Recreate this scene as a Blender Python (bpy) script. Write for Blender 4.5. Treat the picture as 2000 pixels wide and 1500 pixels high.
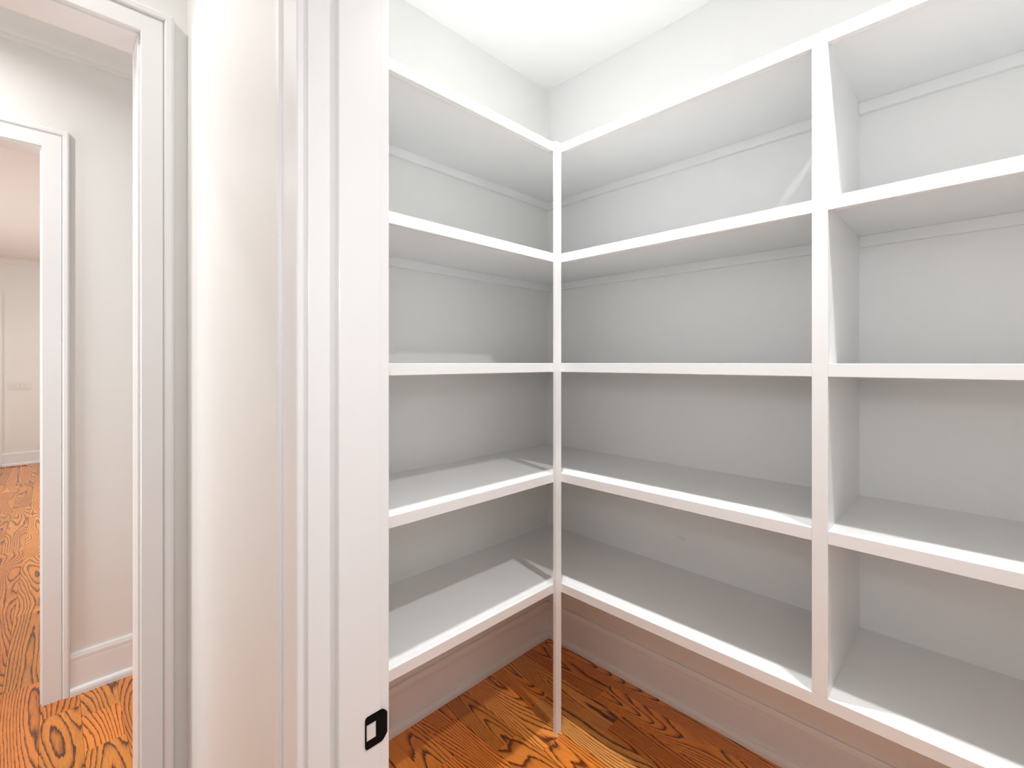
import bpy, bmesh, math, random
from mathutils import Vector

# ------------------------------------------------------------------ reset
for o in list(bpy.data.objects):
    bpy.data.objects.remove(o, do_unlink=True)
scene = bpy.context.scene
C = scene.collection

# ------------------------------------------------------------------ camera
cam_d = bpy.data.cameras.new('camera')
cam = bpy.data.objects.new('camera', cam_d)
C.objects.link(cam)
cam.location = (1.7059, -1.982, 1.53)
cam.rotation_euler = (math.radians(90), 0, 0.788)
cam_d.sensor_width = 36
cam_d.lens = 901.57 * 36 / 2000
cam_d.shift_y = -(750 - 707.84) / 2000
cam_d.clip_start = 0.02
scene.camera = cam

# ------------------------------------------------------------------ world, exposure
world = bpy.data.worlds.new('world')
scene.world = world
world.use_nodes = True
world.node_tree.nodes['Background'].inputs[0].default_value = (0.75, 0.86, 1.0, 1)
world.node_tree.nodes['Background'].inputs[1].default_value = 1.0
scene.view_settings.view_transform = 'Standard'
scene.view_settings.look = 'None'
scene.view_settings.exposure = 0.0
scene.view_settings.gamma = 1.0
scene.view_settings.use_curve_mapping = False

# the photographer's flash, held 25 cm above the lens
fl_d = bpy.data.lights.new('camera_flash', 'AREA'); fl_d.shape = 'RECTANGLE'; fl_d.size = 0.08; fl_d.size_y = 0.05
fl = bpy.data.objects.new('camera_flash', fl_d); C.objects.link(fl)
fl.location = (1.7059, -1.982, 1.775); fl.rotation_euler = (math.radians(90), 0, 0.788)
# lamp powers (W) and colours, built further down in add_downlight()
PANTRY_W, HALL_W, PASSAGE_W, FAR_W, NEAR_FILL_W = 14.7, 8.7, 9.0, 3.0, 7.5
FLASH_W = 2.0
HALL_FILL_W, PASSAGE_FILL_W = 5.0, 26.0  # fill powers, added to brighten hall and passage
FAR_FILL_W = 122.0
fl_d.energy = FLASH_W
NEUTRAL = (0.985, 1.0, 1.0)
WARM = (1.0, 0.985, 0.97)
WARMER = (1.0, 0.94, 0.84)

# ------------------------------------------------------------------ dimensions (metres)
CEIL = 3.063
DL, DR = 0.474, 0.4854            # depth of left and right shelving
SH = [0.613, 1.0706, 1.5268, 1.9813, 2.4392]   # tops of the shelves
T, NZ = 0.019, 0.0362             # board thickness, nosing height
NT = 0.019
DV0, DV1 = 1.3835, 1.4212         # divider
FRONT_IN, FRONT_OUT = -1.5655, -1.689   # pantry front wall faces
OPL, OPR, HEAD = 0.943, 1.757, 2.487   # pantry doorway
PR = 2.54                         # pantry right wall
W1A, W1B = -0.114, 0.0            # wall between passage and pantry/hall
O1 = -1.797                       # right jamb of first cased opening
W2A, W2B = -1.354, -1.240         # passage far wall
O2 = -2.0107                       # right jamb of second cased opening
FAR = -8.385
HEAD2 = 2.4987
NEAR = -3.52
FAR_N, FAR_S = 1.48, NEAR - 2.08      # far room side walls
HY0_, HY1_, HZ0_, HZ1_ = -3.3, -2.3, 0.4, 2.3      # gap for the fill glazing added at the hall end
FX0, FX1, FZ0, FZ1 = -6.6, -3.2, 0.7, 2.5

# ------------------------------------------------------------------ materials
def new_mat(name, col, rough=0.5, coat=0.0, metal=0.0, bump=0.0, bscale=300, spec=0.5):
    m = bpy.data.materials.new(name)
    m.use_nodes = True
    nt = m.node_tree
    b = nt.nodes['Principled BSDF']
    b.inputs['Base Color'].default_value = (*col, 1)
    b.inputs['Roughness'].default_value = rough
    b.inputs['Metallic'].default_value = metal
    b.inputs['Coat Weight'].default_value = coat
    b.inputs['Specular IOR Level'].default_value = spec
    geo = nt.nodes.new('ShaderNodeNewGeometry')
    # very faint tonal mottling so no paint is perfectly flat
    n = nt.nodes.new('ShaderNodeTexNoise'); n.inputs['Scale'].default_value = 3.0
    nt.links.new(geo.outputs['Position'], n.inputs['Vector'])
    r = nt.nodes.new('ShaderNodeMapRange')
    r.inputs['To Min'].default_value = 0.985; r.inputs['To Max'].default_value = 1.015
    nt.links.new(n.outputs['Fac'], r.inputs['Value'])
    v = nt.nodes.new('ShaderNodeVectorMath'); v.operation = 'SCALE'
    v.inputs[0].default_value = col
    nt.links.new(r.outputs[0], v.inputs['Scale'])
    nt.links.new(v.outputs[0], b.inputs['Base Color'])
    if bump:
        n2 = nt.nodes.new('ShaderNodeTexNoise'); n2.inputs['Scale'].default_value = bscale
        n2.inputs['Detail'].default_value = 3
        nt.links.new(geo.outputs['Position'], n2.inputs['Vector'])
        bp = nt.nodes.new('ShaderNodeBump'); bp.inputs['Strength'].default_value = bump
        bp.inputs['Distance'].default_value = 0.0012
        nt.links.new(n2.outputs['Fac'], bp.inputs['Height'])
        nt.links.new(bp.outputs[0], b.inputs['Normal'])
    return m

WALL = new_mat('wall_paint', (0.885, 0.882, 0.858), 0.42, bump=0.25, bscale=220)
PWALL = new_mat('pantry_wall_paint', (0.912, 0.912, 0.906), 0.38, bump=0.25, bscale=220)
CEILM = new_mat('ceiling_paint', (0.90, 0.90, 0.89), 0.8)
TRIM = new_mat('trim_enamel', (0.90, 0.898, 0.898), 0.27, bump=0.05, bscale=90)
SHELF = new_mat('shelf_enamel', (0.91, 0.915, 0.913), 0.30, bump=0.08, bscale=160)
BLACK = new_mat('black_metal', (0.003, 0.003, 0.0035), 0.7, spec=0.12)
BORE = new_mat('bored_wood', (0.85, 0.82, 0.78), 0.6)
DARK = new_mat('dark_recess', (0.015, 0.006, 0.004), 0.9, spec=0.1)
PLATE = new_mat('switch_plastic', (0.86, 0.85, 0.84), 0.3)
SUB = new_mat('subfloor', (0.10, 0.035, 0.012), 0.9)

def wood_mat():
    m = bpy.data.materials.new('oiled_oak'); m.use_nodes = True
    nt = m.node_tree; N = nt.nodes; L = nt.links
    b = N['Principled BSDF']
    def math_(op, a, bb=None, c=None):
        n = N.new('ShaderNodeMath'); n.operation = op
        for i, v in enumerate((a, bb, c)):
            if v is None: continue
            if isinstance(v, (int, float)): n.inputs[i].default_value = v
            else: L.new(v, n.inputs[i])
        return n.outputs[0]
    geo = N.new('ShaderNodeNewGeometry'); oi = N.new('ShaderNodeObjectInfo')
    rnd = math_('FRACT', math_('ADD', oi.outputs['Random'], geo.outputs['Random Per Island']))
    sep = N.new('ShaderNodeSeparateXYZ'); L.new(geo.outputs['Position'], sep.inputs[0])
    x, y = sep.outputs[0], sep.outputs[1]
    offx = math_('MULTIPLY', rnd, 37.0)
    r2 = math_('FRACT', math_('MULTIPLY', rnd, 57.31))
    r3 = math_('FRACT', math_('MULTIPLY', rnd, 131.7))
    def vec(sx, sy, ox=0.0, oz=None):
        cx_ = N.new('ShaderNodeCombineXYZ')
        L.new(math_('MULTIPLY_ADD', x, sx, offx), cx_.inputs[0])
        L.new(math_('MULTIPLY', y, sy), cx_.inputs[1])
        L.new(math_('MULTIPLY', rnd, 91.0 + ox), cx_.inputs[2])
        return cx_.outputs[0]
    def noise(v, sc, det=2, rough=0.5):
        n = N.new('ShaderNodeTexNoise'); n.inputs['Scale'].default_value = sc
        n.inputs['Detail'].default_value = det; n.inputs['Roughness'].default_value = rough
        L.new(v, n.inputs['Vector']); return n.outputs['Fac']
    field = noise(vec(1.35, 8.0), 1.0, 0.0, 0.4)              # broad growth-ring relief
    jag = noise(vec(14, 260, 3), 1.0, 2, 0.6)                  # ragged ring edges
    wob = noise(vec(4.5, 24, 5), 1.0, 1, 0.5)
    dens = math_('MULTIPLY_ADD', r2, 9.0, 11.0)
    t = math_('MULTIPLY', field, dens)
    t = math_('ADD', t, math_('MULTIPLY', jag, 0.45))
    t = math_('ADD', t, math_('MULTIPLY', wob, 0.8))
    t = math_('ADD', t, math_('MULTIPLY', y, math_('MULTIPLY_ADD', r3, 62.0, 8.0)))
    saw = math_('FRACT', t)
    ramp = N.new('ShaderNodeValToRGB')
    e = ramp.color_ramp.elements
    e[0].position = 0.0; e[0].color = (0.4, 0.4, 0.4, 1)
    e[1].position = 1.0; e[1].color = (0.6, 0.6, 0.6, 1)
    for p_, c_ in ((0.04, 0.0), (0.13, 0.05), (0.24, 0.62), (0.45, 0.95), (0.93, 1.0)):
        k = e.new(p_); k.color = (c_, c_, c_, 1)
    L.new(saw, ramp.inputs[0])
    pores = noise(vec(26, 900, 7), 1.0, 2, 0.6)
    pm = N.new('ShaderNodeMapRange'); pm.inputs['From Min'].default_value = 0.35
    pm.inputs['From Max'].default_value = 0.6; L.new(pores, pm.inputs['Value'])
    pm.inputs['To Min'].default_value = 0.70; pm.inputs['To Max'].default_value = 1.0
    light = N.new('ShaderNodeValToRGB'); le = light.color_ramp.elements
    le[0].position = 0; le[0].color = (0.72, 0.235, 0.036, 1)
    le[1].position = 1; le[1].color = (0.92, 0.42, 0.11, 1)
    k = le.new(0.35); k.color = (0.90, 0.325, 0.048, 1)
    k = le.new(0.7); k.color = (0.84, 0.245, 0.032, 1)
    L.new(r3, light.inputs[0])
    darkc = N.new('ShaderNodeRGB'); darkc.outputs[0].default_value = (0.10, 0.016, 0.003, 1)
    mix = N.new('ShaderNodeMix'); mix.data_type = 'RGBA'
    fac = math_('MULTIPLY', ramp.outputs[0], pm.outputs[0])
    L.new(fac, mix.inputs['Factor']); L.new(darkc.outputs[0], mix.inputs['A']); L.new(light.outputs[0], mix.inputs['B'])
    big = noise(vec(2.2, 3.0, 11), 1.0, 2, 0.5)
    bm_ = N.new('ShaderNodeMapRange'); bm_.inputs['To Min'].default_value = 0.9; bm_.inputs['To Max'].default_value = 1.5
    L.new(big, bm_.inputs['Value'])
    sc = N.new('ShaderNodeVectorMath'); sc.operation = 'SCALE'
    L.new(mix.outputs['Result'], sc.inputs[0]); L.new(math_('MULTIPLY', bm_.outputs[0], math_('MULTIPLY_ADD', math_('FRACT', math_('MULTIPLY', rnd, 17.77)), 0.42, 0.76)), sc.inputs['Scale'])
    mn = N.new('ShaderNodeVectorMath'); mn.operation = 'MINIMUM'; mn.inputs[1].default_value = (0.95, 0.5, 0.2)
    L.new(sc.outputs[0], mn.inputs[0]); L.new(mn.outputs[0], b.inputs['Base Color'])
    b.inputs['Roughness'].default_value = 0.34
    b.inputs['Coat Weight'].default_value = 0.35
    b.inputs['Coat Roughness'].default_value = 0.22
    bp = N.new('ShaderNodeBump'); bp.inputs['Strength'].default_value = 0.12
    bp.inputs['Distance'].default_value = 0.0006
    L.new(fac, bp.inputs['Height']); L.new(bp.outputs[0], b.inputs['Normal'])
    return m
WOOD = wood_mat()

def emit_mat(name, col, s):
    m = bpy.data.materials.new(name); m.use_nodes = True
    nt = m.node_tree; nt.nodes.clear()
    o = nt.nodes.new('ShaderNodeOutputMaterial'); e = nt.nodes.new('ShaderNodeEmission')
    e.inputs[0].default_value = (*col, 1); e.inputs[1].default_value = s
    nt.links.new(e.outputs[0], o.inputs[0]); return m

def glass_mat():
    m = bpy.data.materials.new('window_glass'); m.use_nodes = True
    nt = m.node_tree; nt.nodes.clear()
    o = nt.nodes.new('ShaderNodeOutputMaterial'); t = nt.nodes.new('ShaderNodeBsdfTransparent')
    g = nt.nodes.new('ShaderNodeBsdfGlossy'); g.inputs['Roughness'].default_value = 0.02
    fr = nt.nodes.new('ShaderNodeFresnel'); fr.inputs[0].default_value = 1.45
    mx = nt.nodes.new('ShaderNodeMixShader')
    nt.links.new(fr.outputs[0], mx.inputs[0]); nt.links.new(t.outputs[0], mx.inputs[1])
    nt.links.new(g.outputs[0], mx.inputs[2]); nt.links.new(mx.outputs[0], o.inputs[0]); return m

# ------------------------------------------------------------------ mesh helpers
def box(bm, x0, x1, y0, y1, z0, z1):
    vs = [bm.verts.new((x, y, z)) for z in (z0, z1) for y in (y0, y1) for x in (x0, x1)]
    for f in ((0, 2, 3, 1), (4, 5, 7, 6), (0, 1, 5, 4), (2, 6, 7, 3), (0, 4, 6, 2), (1, 3, 7, 5)):
        bm.faces.new([vs[i] for i in f])

def prism(bm, pts, axis, a0, a1):
    """extrude a closed 2-D outline along an axis: axis 0 -> pts are (y,z), 1 -> (x,z), 2 -> (x,y)"""
    def P(p, a):
        return ((a, p[0], p[1]), (p[0], a, p[1]), (p[0], p[1], a))[axis]
    A = [bm.verts.new(P(p, a0)) for p in pts]; B = [bm.verts.new(P(p, a1)) for p in pts]
    n = len(pts)
    bm.faces.new(A[::-1]); bm.faces.new(B)
    for i in range(n):
        bm.faces.new((A[i], A[(i + 1) % n], B[(i + 1) % n], B[i]))

def cyl(bm, c, r, h, axis=2, seg=20):
    pts = [(r * math.cos(2 * math.pi * i / seg), r * math.sin(2 * math.pi * i / seg)) for i in range(seg)]
    if axis == 2: prism(bm, [(c[0] + a, c[1] + b) for a, b in pts], 2, c[2], c[2] + h)
    if axis == 0: prism(bm, [(c[1] + a, c[2] + b) for a, b in pts], 0, c[0], c[0] + h)

def finish(name, bm, mat, parent=None, bevel=0.0, seg=2, smooth=False):
    bmesh.ops.recalc_face_normals(bm, faces=bm.faces)
    if bevel:
        es = [e for e in bm.edges if len(e.link_faces) == 2 and e.calc_face_angle(0) > 0.5]
        bmesh.ops.bevel(bm, geom=es, offset=bevel, segments=seg, affect='EDGES', profile=0.5, clamp_overlap=True)
    me = bpy.data.meshes.new(name); bm.to_mesh(me); bm.free()
    if smooth:
        for p in me.polygons: p.use_smooth = True
        try: me.set_sharp_from_angle(angle=math.radians(40))
        except Exception: pass
    me.materials.append(mat)
    o = bpy.data.objects.new(name, me); C.objects.link(o)
    if parent: o.parent = parent
    return o

def tag(o, label=None, cat=None, group=None, kind=None):
    if label: o['label'] = label
    if cat: o['category'] = cat
    if group: o['group'] = group
    if kind: o['kind'] = kind
    return o

def empty(name, loc=(0, 0, 0)):
    o = bpy.data.objects.new(name, None); o.location = loc; o.empty_display_size = 0.1
    C.objects.link(o); return o

def structure(name, label, cat, boxes=None, mat=None, bm=None):
    if bm is None:
        bm = bmesh.new()
        for b in boxes: box(bm, *b)
    o = finish(name, bm, mat)
    return tag(o, label, cat, kind='structure')

# ------------------------------------------------------------------ shell
structure('ceiling', 'smooth white flat ceiling above the pantry shelves', 'ceiling',
          [(-8.5, 3.2, NEAR - 2.2, 0.12, CEIL, CEIL + 0.12), (-8.5, -1.24, 0.12, 1.6, CEIL, CEIL + 0.12)], CEILM)
floor = structure('floor', 'oak strip floor running through pantry, hall and far room', 'floor',
          [(-8.5, 3.2, NEAR - 2.2, 0.12, -0.12, -0.0195), (-8.5, -1.24, 0.12, 1.6, -0.12, -0.0195)], SUB)
# wall between the passage and the pantry; it carries the first cased opening
structure('wall_left', 'white left pantry wall, running on as the hall wall with the nearer cased opening', 'wall',
          [(W1A, W1B, O1 + 0.0, 0.12, -0.02, CEIL),
           (W1A, W1B, O1 - 0.95, O1, HEAD, CEIL), (W1A, W1B, NEAR, O1 - 0.95, -0.02, CEIL)], WALL)
structure('wall_back', 'white wall behind the right-hand pantry shelves', 'wall',
          [(0.0, PR, 0.0, 0.12, -0.02, CEIL)], PWALL)
structure('wall_right', 'white right end wall of the pantry', 'wall',
          [(PR, PR + 0.12, FRONT_IN, 0.12, -0.02, CEIL)], PWALL)
structure('wall_front', 'cream hall wall beside the pantry doorway casing', 'wall',
          [(0.0, OPL - 0.012, FRONT_OUT, FRONT_IN, -0.02, CEIL),
           (OPR + 0.012, 3.12, FRONT_OUT, FRONT_IN, -0.02, CEIL),
           (OPL - 0.012, OPR + 0.012, FRONT_OUT, FRONT_IN, HEAD + 0.012, CEIL)], WALL)
structure('wall_hall_right', 'cream end wall of the near hall', 'wall',
          [(3.0, 3.12, NEAR, HY0_, -0.02, CEIL), (3.0, 3.12, HY1_, FRONT_OUT, -0.02, CEIL),
           (3.0, 3.12, HY0_, HY1_, -0.02, HZ0_), (3.0, 3.12, HY0_, HY1_, HZ1_, CEIL)], WALL)
structure('wall_hall_left', 'cream passage wall with the farther cased opening and baseboard', 'wall',
          [(W2A, W2B, O2, 1.6, -0.02, CEIL), (W2A, W2B, O2 - 0.95, O2, HEAD2, CEIL),
           (W2A, W2B, NEAR, O2 - 0.95, -0.02, CEIL)], WALL)
structure('wall_hall_end', 'cream end wall of the passage', 'wall',
          [(W2B, W1A, 1.48, 1.6, -0.02, CEIL), (W1A, W1B, 0.12, 1.6, -0.02, CEIL)], WALL)
structure('wall_far', 'cream wall of the far room with switches, seen through both openings', 'wall',
          [(FAR - 0.12, FAR, NEAR - 2.2, 1.6, -0.02, CEIL)], WALL)
structure('wall_far_side', 'side walls of the far room', 'wall',
          [b_ for ya, yb in ((FAR_N, FAR_N + .12), (FAR_S - .12, FAR_S)) for b_ in
           ((FAR, FX0, ya, yb, -0.02, CEIL), (FX1, W2A, ya, yb, -0.02, CEIL), (FX0, FX1, ya, yb, -0.02, FZ0), (FX0, FX1, ya, yb, FZ1, CEIL))]
          + [(W2A, W2B, FAR_S, NEAR - 0.12, -0.02, CEIL)], WALL)
# wall behind the camera cut open for the added fill glazing
WX0, WX1, WZ0, WZ1 = 1.45, 2.15, 1.75, 2.55
QX0, QX1, QZ0, QZ1 = -1.0, -0.35, 0.5, 2.3
structure('wall_near', 'cream hall wall opposite the pantry with a window', 'wall',
          [(W2B, QX0, NEAR - 0.12, NEAR, -0.02, CEIL), (QX1, WX0, NEAR - 0.12, NEAR, -0.02, CEIL),
           (QX0, QX1, NEAR - 0.12, NEAR, -0.02, QZ0), (QX0, QX1, NEAR - 0.12, NEAR, QZ1, CEIL), (WX1, 3.12, NEAR - 0.12, NEAR, -0.02, CEIL),
           (WX0, WX1, NEAR - 0.12, NEAR, -0.02, WZ0), (WX0, WX1, NEAR - 0.12, NEAR, WZ1, CEIL)], WALL)
def add_fill_window(n, loc, rz, width, height, watts, label):
    """window with its sill centre at loc on the room face of a wall; local +y looks into the room"""
    win = tag(empty('window_%d' % n, loc), label, 'window', kind='structure')
    win.rotation_euler = (0, 0, rz)
    w, h, f = width / 2, height, 0.04
    def piece(name, boxes, mat, bev=0.002):
        bm = bmesh.new()
        for b_ in boxes: box(bm, *b_)
        return finish(name, bm, mat, win, bev)
    piece('window_frame', [(-w, -w + f, -.09, -.03, 0, h), (w - f, w, -.09, -.03, 0, h),
                           (-w + f, w - f, -.09, -.03, 0, f), (-w + f, w - f, -.09, -.03, h - f, h)], TRIM)
    piece('pane', [(-w + f, w - f, -.062, -.058, f, h - f)], GLASS, 0)
    ld = bpy.data.lights.new('window_daylight', 'AREA'); ld.shape = 'RECTANGLE'  # area light added behind the pane as fill
    ld.size = width - 2 * f; ld.size_y = height - 2 * f; ld.energy = watts; ld.color = (0.86, 0.97, 1.0) if n in (2, 3) else (0.95, 0.99, 1.0)
    lo = bpy.data.objects.new('window_daylight', ld); C.objects.link(lo); lo.parent = win
    lo.location = (0, -0.10, h / 2); lo.rotation_euler = (math.radians(90), 0, 0)
GLASS = glass_mat()
add_fill_window(1, ((WX0 + WX1) / 2, NEAR, WZ0), 0, WX1 - WX0, WZ1 - WZ0, NEAR_FILL_W, 'white framed window in the hall wall behind')  # added out of view to fill the hall and pantry
add_fill_window(2, ((FX0 + FX1) / 2, FAR_S, FZ0), 0, FX1 - FX0, FZ1 - FZ0, FAR_FILL_W, 'wide window in the far room side wall')  # far room pair is added, unseen, to lift its ceiling
add_fill_window(3, ((FX0 + FX1) / 2, FAR_N, FZ0), math.pi, FX1 - FX0, FZ1 - FZ0, FAR_FILL_W, 'wide window in the opposite far room side wall')
add_fill_window(4, (3.0, (HY0_ + HY1_) / 2, HZ0_), math.pi / 2, HY1_ - HY0_, HZ1_ - HZ0_, HALL_FILL_W, 'tall window at the right end of the hall')  # added out of view to light the casing and jamb
add_fill_window(5, ((QX0 + QX1) / 2, NEAR, QZ0), 0, QX1 - QX0, QZ1 - QZ0, PASSAGE_FILL_W, 'tall window at the near end of the passage')  # added out of view to even out the passage wall

# ------------------------------------------------------------------ ceiling downlights
CAN_GLOW = emit_mat('lamp_lens', (1, 0.97, 0.92), 12)
def add_downlight(x, y, watts, col, label, r=0.045, spread=124):
    t = tag(empty('recessed_light', (x, y, CEIL)), label, 'ceiling light', 'recessed ceiling lights')
    bm = bmesh.new()
    seg = 32; rings = [(r, -0.001), (r + 0.006, -0.006), (r + 0.022, -0.005), (r + 0.026, 0.0005)]
    V = [[bm.verts.new((a * math.cos(2 * math.pi * i / seg), a * math.sin(2 * math.pi * i / seg), z)) for i in range(seg)] for a, z in rings]
    for j in range(3):
        for i in range(seg):
            bm.faces.new((V[j][i], V[j][(i + 1) % seg], V[j + 1][(i + 1) % seg], V[j + 1][i]))
    finish('trim_ring', bm, TRIM, t, smooth=True)
    bm = bmesh.new(); cyl(bm, (0, 0, -0.0015), r, 0.0015, seg=32); finish('lens', bm, CAN_GLOW, t)
    l = bpy.data.lights.new('lamp', 'AREA'); l.shape = 'DISK'; l.size = 2 * r; l.energy = watts; l.color = col; l.spread = math.radians(spread)
    lo = bpy.data.objects.new('lamp', l); C.objects.link(lo); lo.parent = t; lo.location = (0, 0, -0.008)
    return t
add_downlight(0.68, -0.79, PANTRY_W, NEUTRAL, 'round recessed pantry ceiling light nearer the corner post')
add_downlight(1.86, -0.79, PANTRY_W, NEUTRAL, 'round recessed pantry ceiling light above the right shelves')
add_downlight(0.32, -2.40, HALL_W, WARM, 'round recessed light in the hall outside the pantry', spread=150)
add_downlight(-0.68, -2.45, PASSAGE_W, WARM, 'round recessed light between the two cased openings', spread=150)
add_downlight(-0.68, -0.3, PASSAGE_W * .5, WARM, 'round recessed light deep in the passage')
add_downlight(-7.35, -1.55, FAR_W, WARMER, 'round recessed light near the far room wall', 0.07)
add_downlight(-7.35, -3.6, FAR_W, WARMER, 'round recessed light by the far room door', 0.07)
add_downlight(-4.2, -1.9, FAR_W, WARMER, 'round recessed light in the middle of the far room', 0.07)

# ------------------------------------------------------------------ floor planks
PL_W, PL_Y0 = 0.1275, -0.109
_unit = {}
def plank_mesh(w):
    key = round(w, 4)
    if key not in _unit:
        bm = bmesh.new()
        g = 0.0003; b = 0.0006
        prof = [(g, -0.019), (w - g, -0.019), (w - g, -b), (w - g - b, 0), (g + b, 0), (g, -b)]
        prism(bm, prof, 0, 0.0003, 0.9997)
        bmesh.ops.recalc_face_normals(bm, faces=bm.faces)
        me = bpy.data.meshes.new('plank'); bm.to_mesh(me); bm.free(); me.materials.append(WOOD)
        _unit[key] = me
    return _unit[key]
rng = random.Random(11)
known = {0: [0.482], 1: [0.6215], 2: [0.3185], 3: [0.5025], 4: [0.375], 5: [0.129], 6: [0.273],
         13: [-1.015, -0.764], 14: [-0.30], 15: [-1.46], 16: [-1.9]}
count = 0
for k in range(-6, 32):
    y1 = PL_Y0 - k * PL_W; y0 = y1 - PL_W
    if y1 < NEAR: continue
    y0 = max(y0, NEAR)
    if y1 > 0.6: continue
    lo_x, hi_x = (-1.24, PR) if y1 > -1.70 else (FAR, 3.0)
    if y1 > -1.70 and k < 4: lo_x = -1.24
    if y1 > 0.02: hi_x = W1A
    if y0 < -2.8: lo_x = -3.2
    js = sorted(known.get(k, [rng.uniform(0, 1.0)]))
    left = list(js); right = list(js)
    xs = [lo_x]
    x = js[0]; acc = []
    while x > lo_x + 0.25:
        acc.append(x); x -= rng.uniform(0.75, 1.6) if x > -1.5 else rng.uniform(1.0, 2.0)
    xs += acc[::-1] + [j for j in js[1:]]
    x = js[-1] + rng.uniform(0.8, 1.5)
    while x < hi_x - 0.25:
        xs.append(x); x += rng.uniform(0.8, 1.6)
    xs.append(hi_x)
    xs = [v for v in xs if lo_x <= v <= hi_x]
    me = plank_mesh(y1 - y0)
    for a, b in zip(xs[:-1], xs[1:]):
        if b - a < 0.02: continue
        o = bpy.data.objects.new('plank', me); C.objects.link(o); o.parent = floor
        o.location = (a, y0, 0); o.scale = (b - a, 1, 1); count += 1
print('planks', count)
# the far room's remaining boards, out of the photograph's sight: one joined part
bm = bmesh.new(); g = 0.0004; rest = 0
for k in range(-14, 46):
    y1 = PL_Y0 - k * PL_W; y0 = y1 - PL_W
    if y1 <= FAR_S or y0 >= FAR_N: continue
    ya, yb = max(y0, FAR_S), min(y1, FAR_N)
    if y1 > -1.70: hi_x = -1.24; up = y1 > 0.6
    elif y1 < NEAR or y0 < -2.8: hi_x = -3.2 if y1 >= NEAR else W2A; up = False
    else: continue
    if y1 > 0.6: hi_x = W2B
    if y1 <= NEAR + PL_W and y0 < NEAR:
        hi_x = W2A if y1 <= NEAR else -3.2
    x = FAR
    while x < hi_x - 0.01:
        x2 = min(hi_x, x + rng.uniform(0.8, 1.8))
        if hi_x - x2 < 0.25: x2 = hi_x
        prism(bm, [(ya + g, -0.019), (yb - g, -0.019), (yb - g, -0.0006), (yb - 2 * g, 0), (ya + 2 * g, 0), (ya + g, -0.0006)], 0, x + g, x2 - g)
        x = x2; rest += 1
o = finish('plank', bm, WOOD, floor); o['kind'] = 'stuff'
print('joined', rest)

# ------------------------------------------------------------------ mouldings
BASE_PROF = [(0, 0), (0.014, 0), (0.014, 0.150), (0.0118, 0.1512), (0.0118, 0.1535), (0.014, 0.155), (0.0145, 0.168),
             (0.0125, 0.176), (0.011, 0.183), (0.0085, 0.188), (0.0, 0.188)]
SHOE_PROF = [(0.014, 0), (0.031, 0), (0.031, 0.016), (0.028, 0.026), (0.022, 0.0305), (0.014, 0.032)]
def baseboard(name, label, axis, wall, sign, a0, a1, mat=TRIM):
    """axis: the run direction (0 = x, 1 = y); wall = coordinate of wall face, sign = side the room is on"""
    t = tag(empty(name, (0, 0, 0)), label, 'baseboard', kind='structure')
    for nm, prof in (('base_moulding', BASE_PROF), ('shoe_moulding', SHOE_PROF)):
        bm = bmesh.new()
        pts = [(wall + sign * d, z) for d, z in prof]
        prism(bm, pts, axis, a0, a1)
        finish(nm, bm, mat, t)
    return t
baseboard('baseboard_left', 'white baseboard under the left shelves, greyed by shade', 1, 0.0, 1, FRONT_IN, 0.0)
baseboard('baseboard_back', 'white baseboard running along under the right shelves', 0, 0.0, -1, 0.0, PR)
baseboard('baseboard_hall', 'white baseboard on passage wall between the two door casings', 1, W2B, 1, O2 + 0.0840, 1.48)
baseboard('baseboard_far', 'white baseboard of the far room under the switch plate', 1, FAR, 1, -2.513, 1.48)
baseboard('baseboard_right', 'white baseboard on the pantry right wall', 1, PR, -1, FRONT_IN, 0.0)
baseboard('baseboard_front', 'white baseboard beside the pantry door casing', 0, FRONT_OUT, -1, 0.022, OPL - 0.098)

def crown(name, label, wall, sign, a0, a1, d, h, mat):
    pr = [(0, CEIL - h), (0.010, CEIL - h), (0.012, CEIL - h + 0.006), (0.012, CEIL - h + 0.024), (0.018, CEIL - h + 0.030)]
    for i in range(7):
        a = i / 6 * math.pi / 2
        pr.append((0.022 + (d - 0.03) * (1 - math.cos(a)), CEIL - h + 0.034 + (h - 0.046) * math.sin(a)))
    pr += [(d, CEIL - 0.010), (d, CEIL), (0, CEIL)]
    bm = bmesh.new(); prism(bm, [(wall + sign * p[0], p[1]) for p in pr], 1, a0, a1)
    o = finish(name, bm, mat, smooth=True); return tag(o, label, 'crown moulding', kind='structure')
crown('trim_6', 'cream crown moulding high on the passage wall', W2B, 1, NEAR, 1.48, 0.10, 0.14, WALL)
crown('trim_7', 'cream crown moulding along the top of the far room wall', FAR, 1, NEAR - 2.0, 1.48, 0.06, 0.075, WALL)

# casing cross-section: w across (from opening edge outward), t out from the wall
def cas_profile(flat):
    f = flat
    return [(0.0, 0.0), (0.0, 0.0155), (0.0015, 0.018), (f, 0.018), (f + 0.0010, 0.0135), (f + 0.0035, 0.0135), (f + 0.0045, 0.020),
            (f + 0.008, 0.0240), (f + 0.020, 0.0250), (f + 0.025, 0.0228), (f + 0.0275, 0.019), (f + 0.0275, 0.0)]
def casing_run(bm, frame, path, CAS):
    """sweep CAS along a 3-point door outline with mitred corners. frame(u, v, t) -> world;
    path = list of (u, v, nu, nv) with the outward miter direction"""
    rings = []
    for (u, v, nu, nv) in path:
        rings.append([bm.verts.new(frame(u + nu * w, v + nv * w, t)) for w, t in CAS])
    n = len(CAS)
    bm.faces.new(rings[0]); bm.faces.new(rings[-1][::-1])
    for a, b in zip(rings[:-1], rings[1:]):
        for i in range(n):
            bm.faces.new((a[i], a[(i + 1) % n], b[(i + 1) % n], b[i]))
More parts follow.
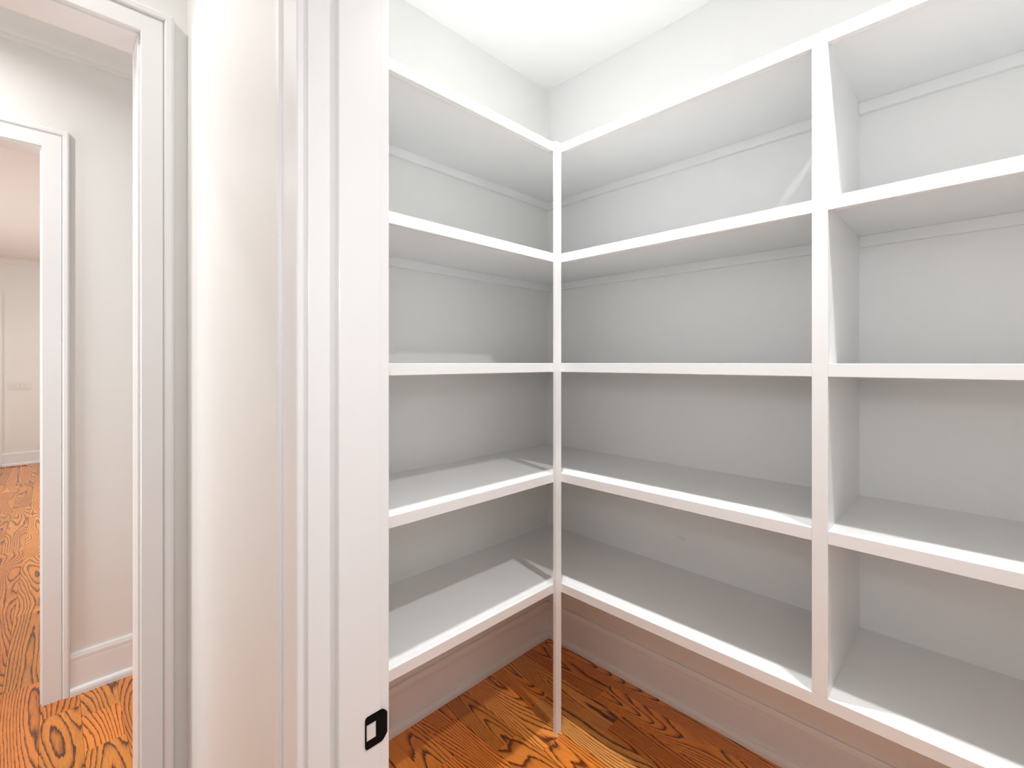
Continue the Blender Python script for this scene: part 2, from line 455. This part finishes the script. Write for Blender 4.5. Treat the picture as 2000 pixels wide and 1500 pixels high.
def casing(parent, axis, wall, sign, e0, e1, head, name='casing', mat=TRIM, flat=0.060, tk=1.0):
    """leg, head and leg as three mitred boards around the opening e0..e1"""
    def fr(u, v, t):
        return (u, wall + sign * t * tk, v) if axis == 0 else (wall + sign * t * tk, u, v)
    r = 0.006
    a, b, h = e0 - r, e1 + r, head + r
    for path, nm in (([(b, 0, 1, 0), (b, h, 1, 1)], name), ([(a, 0, -1, 0), (a, h, -1, 1)], name), ([(a, h, -1, 1), (b, h, 1, 1)], 'head_' + name)):
        bm = bmesh.new(); casing_run(bm, fr, path, cas_profile(flat)); finish(nm, bm, mat, parent)

def cased_opening(name, label, wa, wb, right, width, head, flat=0.062):
    t = tag(empty(name), label, 'door trim', kind='structure')
    jt = 0.012
    bm = bmesh.new(); box(bm, wa, wb, right - jt + 0.0, right, 0, head); finish('jamb', bm, TRIM, t, 0.0012)
    l = right - width
    bm = bmesh.new(); box(bm, wa, wb, l, l + jt, 0, head); finish('jamb', bm, TRIM, t, 0.0012)
    bm = bmesh.new(); box(bm, wa, wb, l + jt, right - jt, head - jt, head); finish('head_jamb', bm, TRIM, t, 0.0012)
    casing(t, 1, wb, 1, l + jt, right - jt, head - jt, flat=flat)
    casing(t, 1, wa, -1, l + jt, right - jt, head - jt, flat=flat)
    return t
# opening edges of the casing are O1, O2 (casing inner edge = jamb face + 6 mm reveal)
cased_opening('trim_2', 'white cased opening nearest the pantry, grooved casing with outer band', W1A, W1B, O1, 0.95, HEAD, 0.050)
cased_opening('trim_3', 'white cased opening into the far room with mitred grooved casing', W2A, W2B, O2, 0.95, HEAD2)
t = tag(empty('trim_4'), 'white casing of a door at the left edge of the far wall', 'door trim', kind='structure')
casing(t, 1, FAR, 1, -3.42, -2.606, 2.455)
bm = bmesh.new(); box(bm, FAR, FAR + 0.008, -3.42, -2.606, 0.005, 2.455)
finish('door_leaf', bm, TRIM, t, 0.002)

# ------------------------------------------------------------------ pantry doorway
t = tag(empty('trim_1'), 'white pantry door frame in the foreground with a black strike plate', 'door trim', kind='structure')
STOPF = OPL + 0.012
for side in (0, 1):
    if side == 0: A = lambda d: OPL + d; nm = 'jamb'
    else: A = lambda d: OPR - d; nm = 'jamb'
    bm = bmesh.new(); xs = sorted((A(-0.012), A(0.0))); box(bm, xs[0], xs[1], FRONT_OUT, FRONT_IN, 0, HEAD + 0.012)
    finish(nm, bm, TRIM, t, 0.0012)
    bm = bmesh.new(); xs = sorted((A(0.0), A(0.012))); box(bm, xs[0], xs[1], -1.643, FRONT_IN, 0, HEAD)
    finish('door_stop', bm, TRIM, t, 0.0018)
bm = bmesh.new(); box(bm, OPL, OPR, FRONT_OUT, FRONT_IN, HEAD, HEAD + 0.012); finish('head_jamb', bm, TRIM, t, 0.0012)
bm = bmesh.new(); box(bm, OPL + .012, OPR - .012, -1.643, FRONT_IN, HEAD - 0.012, HEAD); finish('door_stop', bm, TRIM, t, 0.0018)
casing(t, 0, FRONT_OUT, -1, OPL, OPR, HEAD, tk=0.86)
casing(t, 0, FRONT_IN, 1, OPL + 0.015, OPR - 0.015, HEAD)
# strike plate: flat plate with bored hole and a lip curling over the jamb edge
SZ = 0.8815; PX = STOPF + 0.0004; PY0, PY1 = -1.5965, -1.5535
sp_t = tag(empty('strike_plate_root'))
bpy.data.objects.remove(sp_t, do_unlink=True)
bm = bmesh.new()
ny, nz = 40, 60
HY0, HY1, HZ0, HZ1 = -1.5940, -1.5760, SZ - 0.0140, SZ + 0.0145
hh = 0.0285
def plate_half(y):      # half height of the outline at y: rounded at both sides, bulged on the lip side
    if y < PY0 + 0.005:
        q = (PY0 + 0.005 - y) / 0.005; return hh - 0.005 + 0.005 * math.sqrt(max(0, 1 - q * q))
    if y > -1.5665:
        q = (y + 1.5665) / (PY1 + 1.5665); return hh - 0.0105 * q ** 1.8
    return hh
ys = sorted(set([PY0 + (PY1 - PY0) * i / 26 for i in range(27)] + [HY0, HY1]))
zs = [-1, -0.8, 0.8, 1]
def plate_x(y):         # lip bends away towards the pantry past the stop edge
    if y < FRONT_IN: return 0.0
    return -0.08 * (y - FRONT_IN)
front = {}; back = {}
def zrow(y, j):
    H_ = plate_half(y)
    return (SZ - H_, HZ0, HZ1, SZ + H_)[j]
for i, y in enumerate(ys):
    for j in range(4):
        x = PX + plate_x(y)
        front[i, j] = bm.verts.new((x + 0.0014, y, zrow(y, j))); back[i, j] = bm.verts.new((x, y, zrow(y, j)))
def solid(i, j): return not (ys[i] >= HY0 - 1e-6 and ys[i + 1] <= HY1 + 1e-6 and j == 1)
for i in range(len(ys) - 1):
    for j in range(3):
        if not solid(i, j): continue
        bm.faces.new((front[i, j], front[i + 1, j], front[i + 1, j + 1], front[i, j + 1]))
        bm.faces.new((back[i, j + 1], back[i + 1, j + 1], back[i + 1, j], back[i, j]))
n = len(ys) - 1
for i in range(n):
    for j, o_ in ((0, 0), (3, 3)):
        bm.faces.new((front[i, j], back[i, j], back[i + 1, j], front[i + 1, j]))
    for j in (1, 2):
        lo_s, hi_s = solid(i, j - 1), solid(i, j)
        if lo_s != hi_s: bm.faces.new((front[i, j], back[i, j], back[i + 1, j], front[i + 1, j]))
for j in range(3):
    for i in range(n + 1):
        a = solid(i - 1, j) if i > 0 else False
        b = solid(i, j) if i < n else False
        if a != b: bm.faces.new((front[i, j], front[i, j + 1], back[i, j + 1], back[i, j]))
sp = finish('strike_plate', bm, BLACK, t); sp['label'] = 'black strike plate with rounded lip'
bm = bmesh.new(); box(bm, PX - 0.0003, PX + 0.0003, HY0, HY1, HZ0, HZ1)
o = finish('bore', bm, BORE, sp)
for dz in (-0.0215, 0.0215):
    bm = bmesh.new(); cyl(bm, (PX + 0.0014, -1.5825, SZ + dz), 0.0026, 0.0006, axis=0)
    finish('screw', bm, BLACK, sp)

# ------------------------------------------------------------------ pantry shelving
left = tag(empty('shelving_unit', (0, FRONT_IN, 0)),
           'white built-in open shelves on the left pantry wall, ending in the slim corner post', 'shelves')
right = tag(empty('shelving_unit', (0, 0, 0)),
            'long white built-in open shelves right of the corner post, with a vertical divider', 'shelves')
def rel(o, parent):
    """keep world coordinates baked in the mesh while parented to an offset empty"""
    L = parent.matrix_world.translation if False else Vector(parent.location)
    for v in o.data.vertices: v.co -= L
    return o
def part(name, parent, mat=SHELF, bevel=0.0, boxes=(), bm=None, root=None):
    if bm is None:
        bm = bmesh.new()
        for b in boxes: box(bm, *b)
    o = finish(name, bm, mat, parent, bevel)
    return rel(o, root or parent)
for z in SH:
    bm = bmesh.new()
    box(bm, 0, DL - NT, FRONT_IN, -DR, z - T, z)
    s = part('shelf', left, bm=bm)
    part('nosing', s, TRIM, 0.0012, [(DL - NT, DL, FRONT_IN, -DR, z - NZ, z + 0.0002)], root=left)
    part('cleat', s, SHELF, 0.0012, [(0, 0.019, FRONT_IN, -DR, z - T - 0.037, z - T)], root=left)
    # corner end cleat and right-hand shelves
    for x0, x1 in ((DL, DV0), (DV1, PR)):
        bm = bmesh.new()
        if x0 == DL: prism(bm, [(0, -DR), (DL, -DR), (DL, -DR + NT), (x1, -DR + NT), (x1, 0), (0, 0)], 2, z - T, z)
        else: box(bm, x0, x1, -DR + NT, 0, z - T, z)
        s = part('shelf', right, bm=bm)
        top = z == SH[-1]; bot = z == SH[0]
        if top or bot:
            if x0 == DL:
                part('nosing', s, TRIM, 0.0012, [(DL, PR, -DR, -DR + NT, z - NZ, z + 0.0002)], root=right)
        else:
            part('nosing', s, TRIM, 0.0012, [(x0, x1, -DR, -DR + NT, z - NZ, z + 0.0002)], root=right)
        c0 = 0.019 if x0 == DL else x0
        if x0 == DL: part('cleat', s, SHELF, 0.0, [(0, 0.019, -DR, 0, z - T - 0.037, z - T)], root=right)
        part('cleat', s, SHELF, 0.0012, [(c0, x1, -0.019, 0, z - T - 0.037, z - T)], root=right)
# divider: a board with a face strip, standing from the bottom shelf to the top one
part('divider', right, SHELF, 0.0, [(DV0 + 0.009, DV1 - 0.0002, -DR + NT, 0, SH[0], SH[-1] - T)])
part('divider_face', right, TRIM, 0.0012, [(DV0, DV1, -DR, -DR + NT, SH[0] + 0.0002, SH[-1] - NZ)])
part('corner_post', left, TRIM, 0.0012, [(DL, DL + 0.018, -DR - 0.032, -DR, 0.0, SH[-1] + 0.0004)])

def scuff(parent, cx_, cz, pts, mat):
    bm = bmesh.new()
    for dx, dz, w, h in pts:
        prism(bm, [(cx_ + dx, cz + dz), (cx_ + dx + w, cz + dz + h * .3), (cx_ + dx + w * .9, cz + dz + h), (cx_ + dx + w * .2, cz + dz + h * .8)], 1, -0.0003, 0.0002)
    return finish('scuff', bm, mat, parent)
SCUFF = new_mat('grey_scuff', (0.42, 0.40, 0.38), 0.7)
wb = bpy.data.objects['wall_back']
scuff(wb, 0.770, 0.742, [(0, .010, .006, .003), (.008, .005, .003, .006), (.014, .004, .008, .002), (.020, .000, .005, .004), (-.012, .012, .004, .002), (.028, .006, .003, .002)], SCUFF)
scuff(wb, 1.20, 0.90, [(0, 0, .005, .003), (-.02, .004, .003, .002)], SCUFF)

# ------------------------------------------------------------------ far room details
SWY, SWZ = -2.33, 1.19
sw = tag(empty('switch_plate', (FAR, SWY, SWZ)), 'white four-gang light switch plate on the far room wall', 'light switch')
bm = bmesh.new(); box(bm, 0, 0.007, -0.118, 0.118, -0.066, 0.066); finish('cover_plate', bm, PLATE, sw, 0.003)
for i in range(4):
    yc = -0.069 + 0.046 * i
    bm = bmesh.new()
    box(bm, 0.0075, 0.0095, yc - 0.0165, yc + 0.0165, -0.033, 0.033)
    finish('switch_surround', bm, PLATE, sw, 0.0008)
    bm = bmesh.new()
    if i:
        prism(bm, [(0.0085, -0.030), (0.0165, -0.030), (0.011, 0.0), (0.0125, 0.030), (0.0085, 0.030)], 1, yc - 0.0135, yc + 0.0135)
        finish('rocker', bm, PLATE, sw)
    else:
        box(bm, 0.0085, 0.014, yc - 0.012, yc + 0.012, -0.012, 0.026); finish('dimmer', bm, PLATE, sw, 0.001)
ol = tag(empty('wall_outlet', (FAR, -2.072, 0.29)), 'white wall outlet with a dark plug, half hidden by the casing edge', 'outlet')
bm = bmesh.new(); box(bm, 0, 0.006, -0.036, 0.036, -0.058, 0.058); finish('cover_plate', bm, PLATE, ol, 0.002)
bm = bmesh.new(); box(bm, 0.006, 0.028, -0.033, 0.012, -0.048, -0.012); finish('plug', bm, BLACK, ol, 0.003)
# flush wooden floor register: frame with rows of slots
rg = tag(empty('floor_register', (-8.235, -2.50, 0)), 'wooden floor register with dark slots below the far baseboard', 'floor vent')
bm = bmesh.new(); box(bm, -0.06, 0.06, -0.26, 0.25, 0.0005, 0.002); finish('slot_well', bm, DARK, rg)
bm = bmesh.new()
for a, b, c, d in ((-0.080, -0.045, -0.275, 0.265), (0.045, 0.080, -0.275, 0.265), (-0.045, 0.045, -0.275, -0.255), (-0.045, 0.045, 0.235, 0.265)):
    box(bm, a, b, c, d, 0.0006, 0.004)
finish('vent_frame', bm, WOOD, rg)
yy = -0.255; n_ = 0
while yy < 0.225:
    bm = bmesh.new(); w_ = 0.0075
    if n_ % 7 == 5: w_ = 0.022
    box(bm, -0.045, 0.045, yy + 0.013, yy + 0.013 + w_, 0.0006, 0.004); finish('vent_bar', bm, WOOD, rg)
    yy += 0.013 + w_; n_ += 1
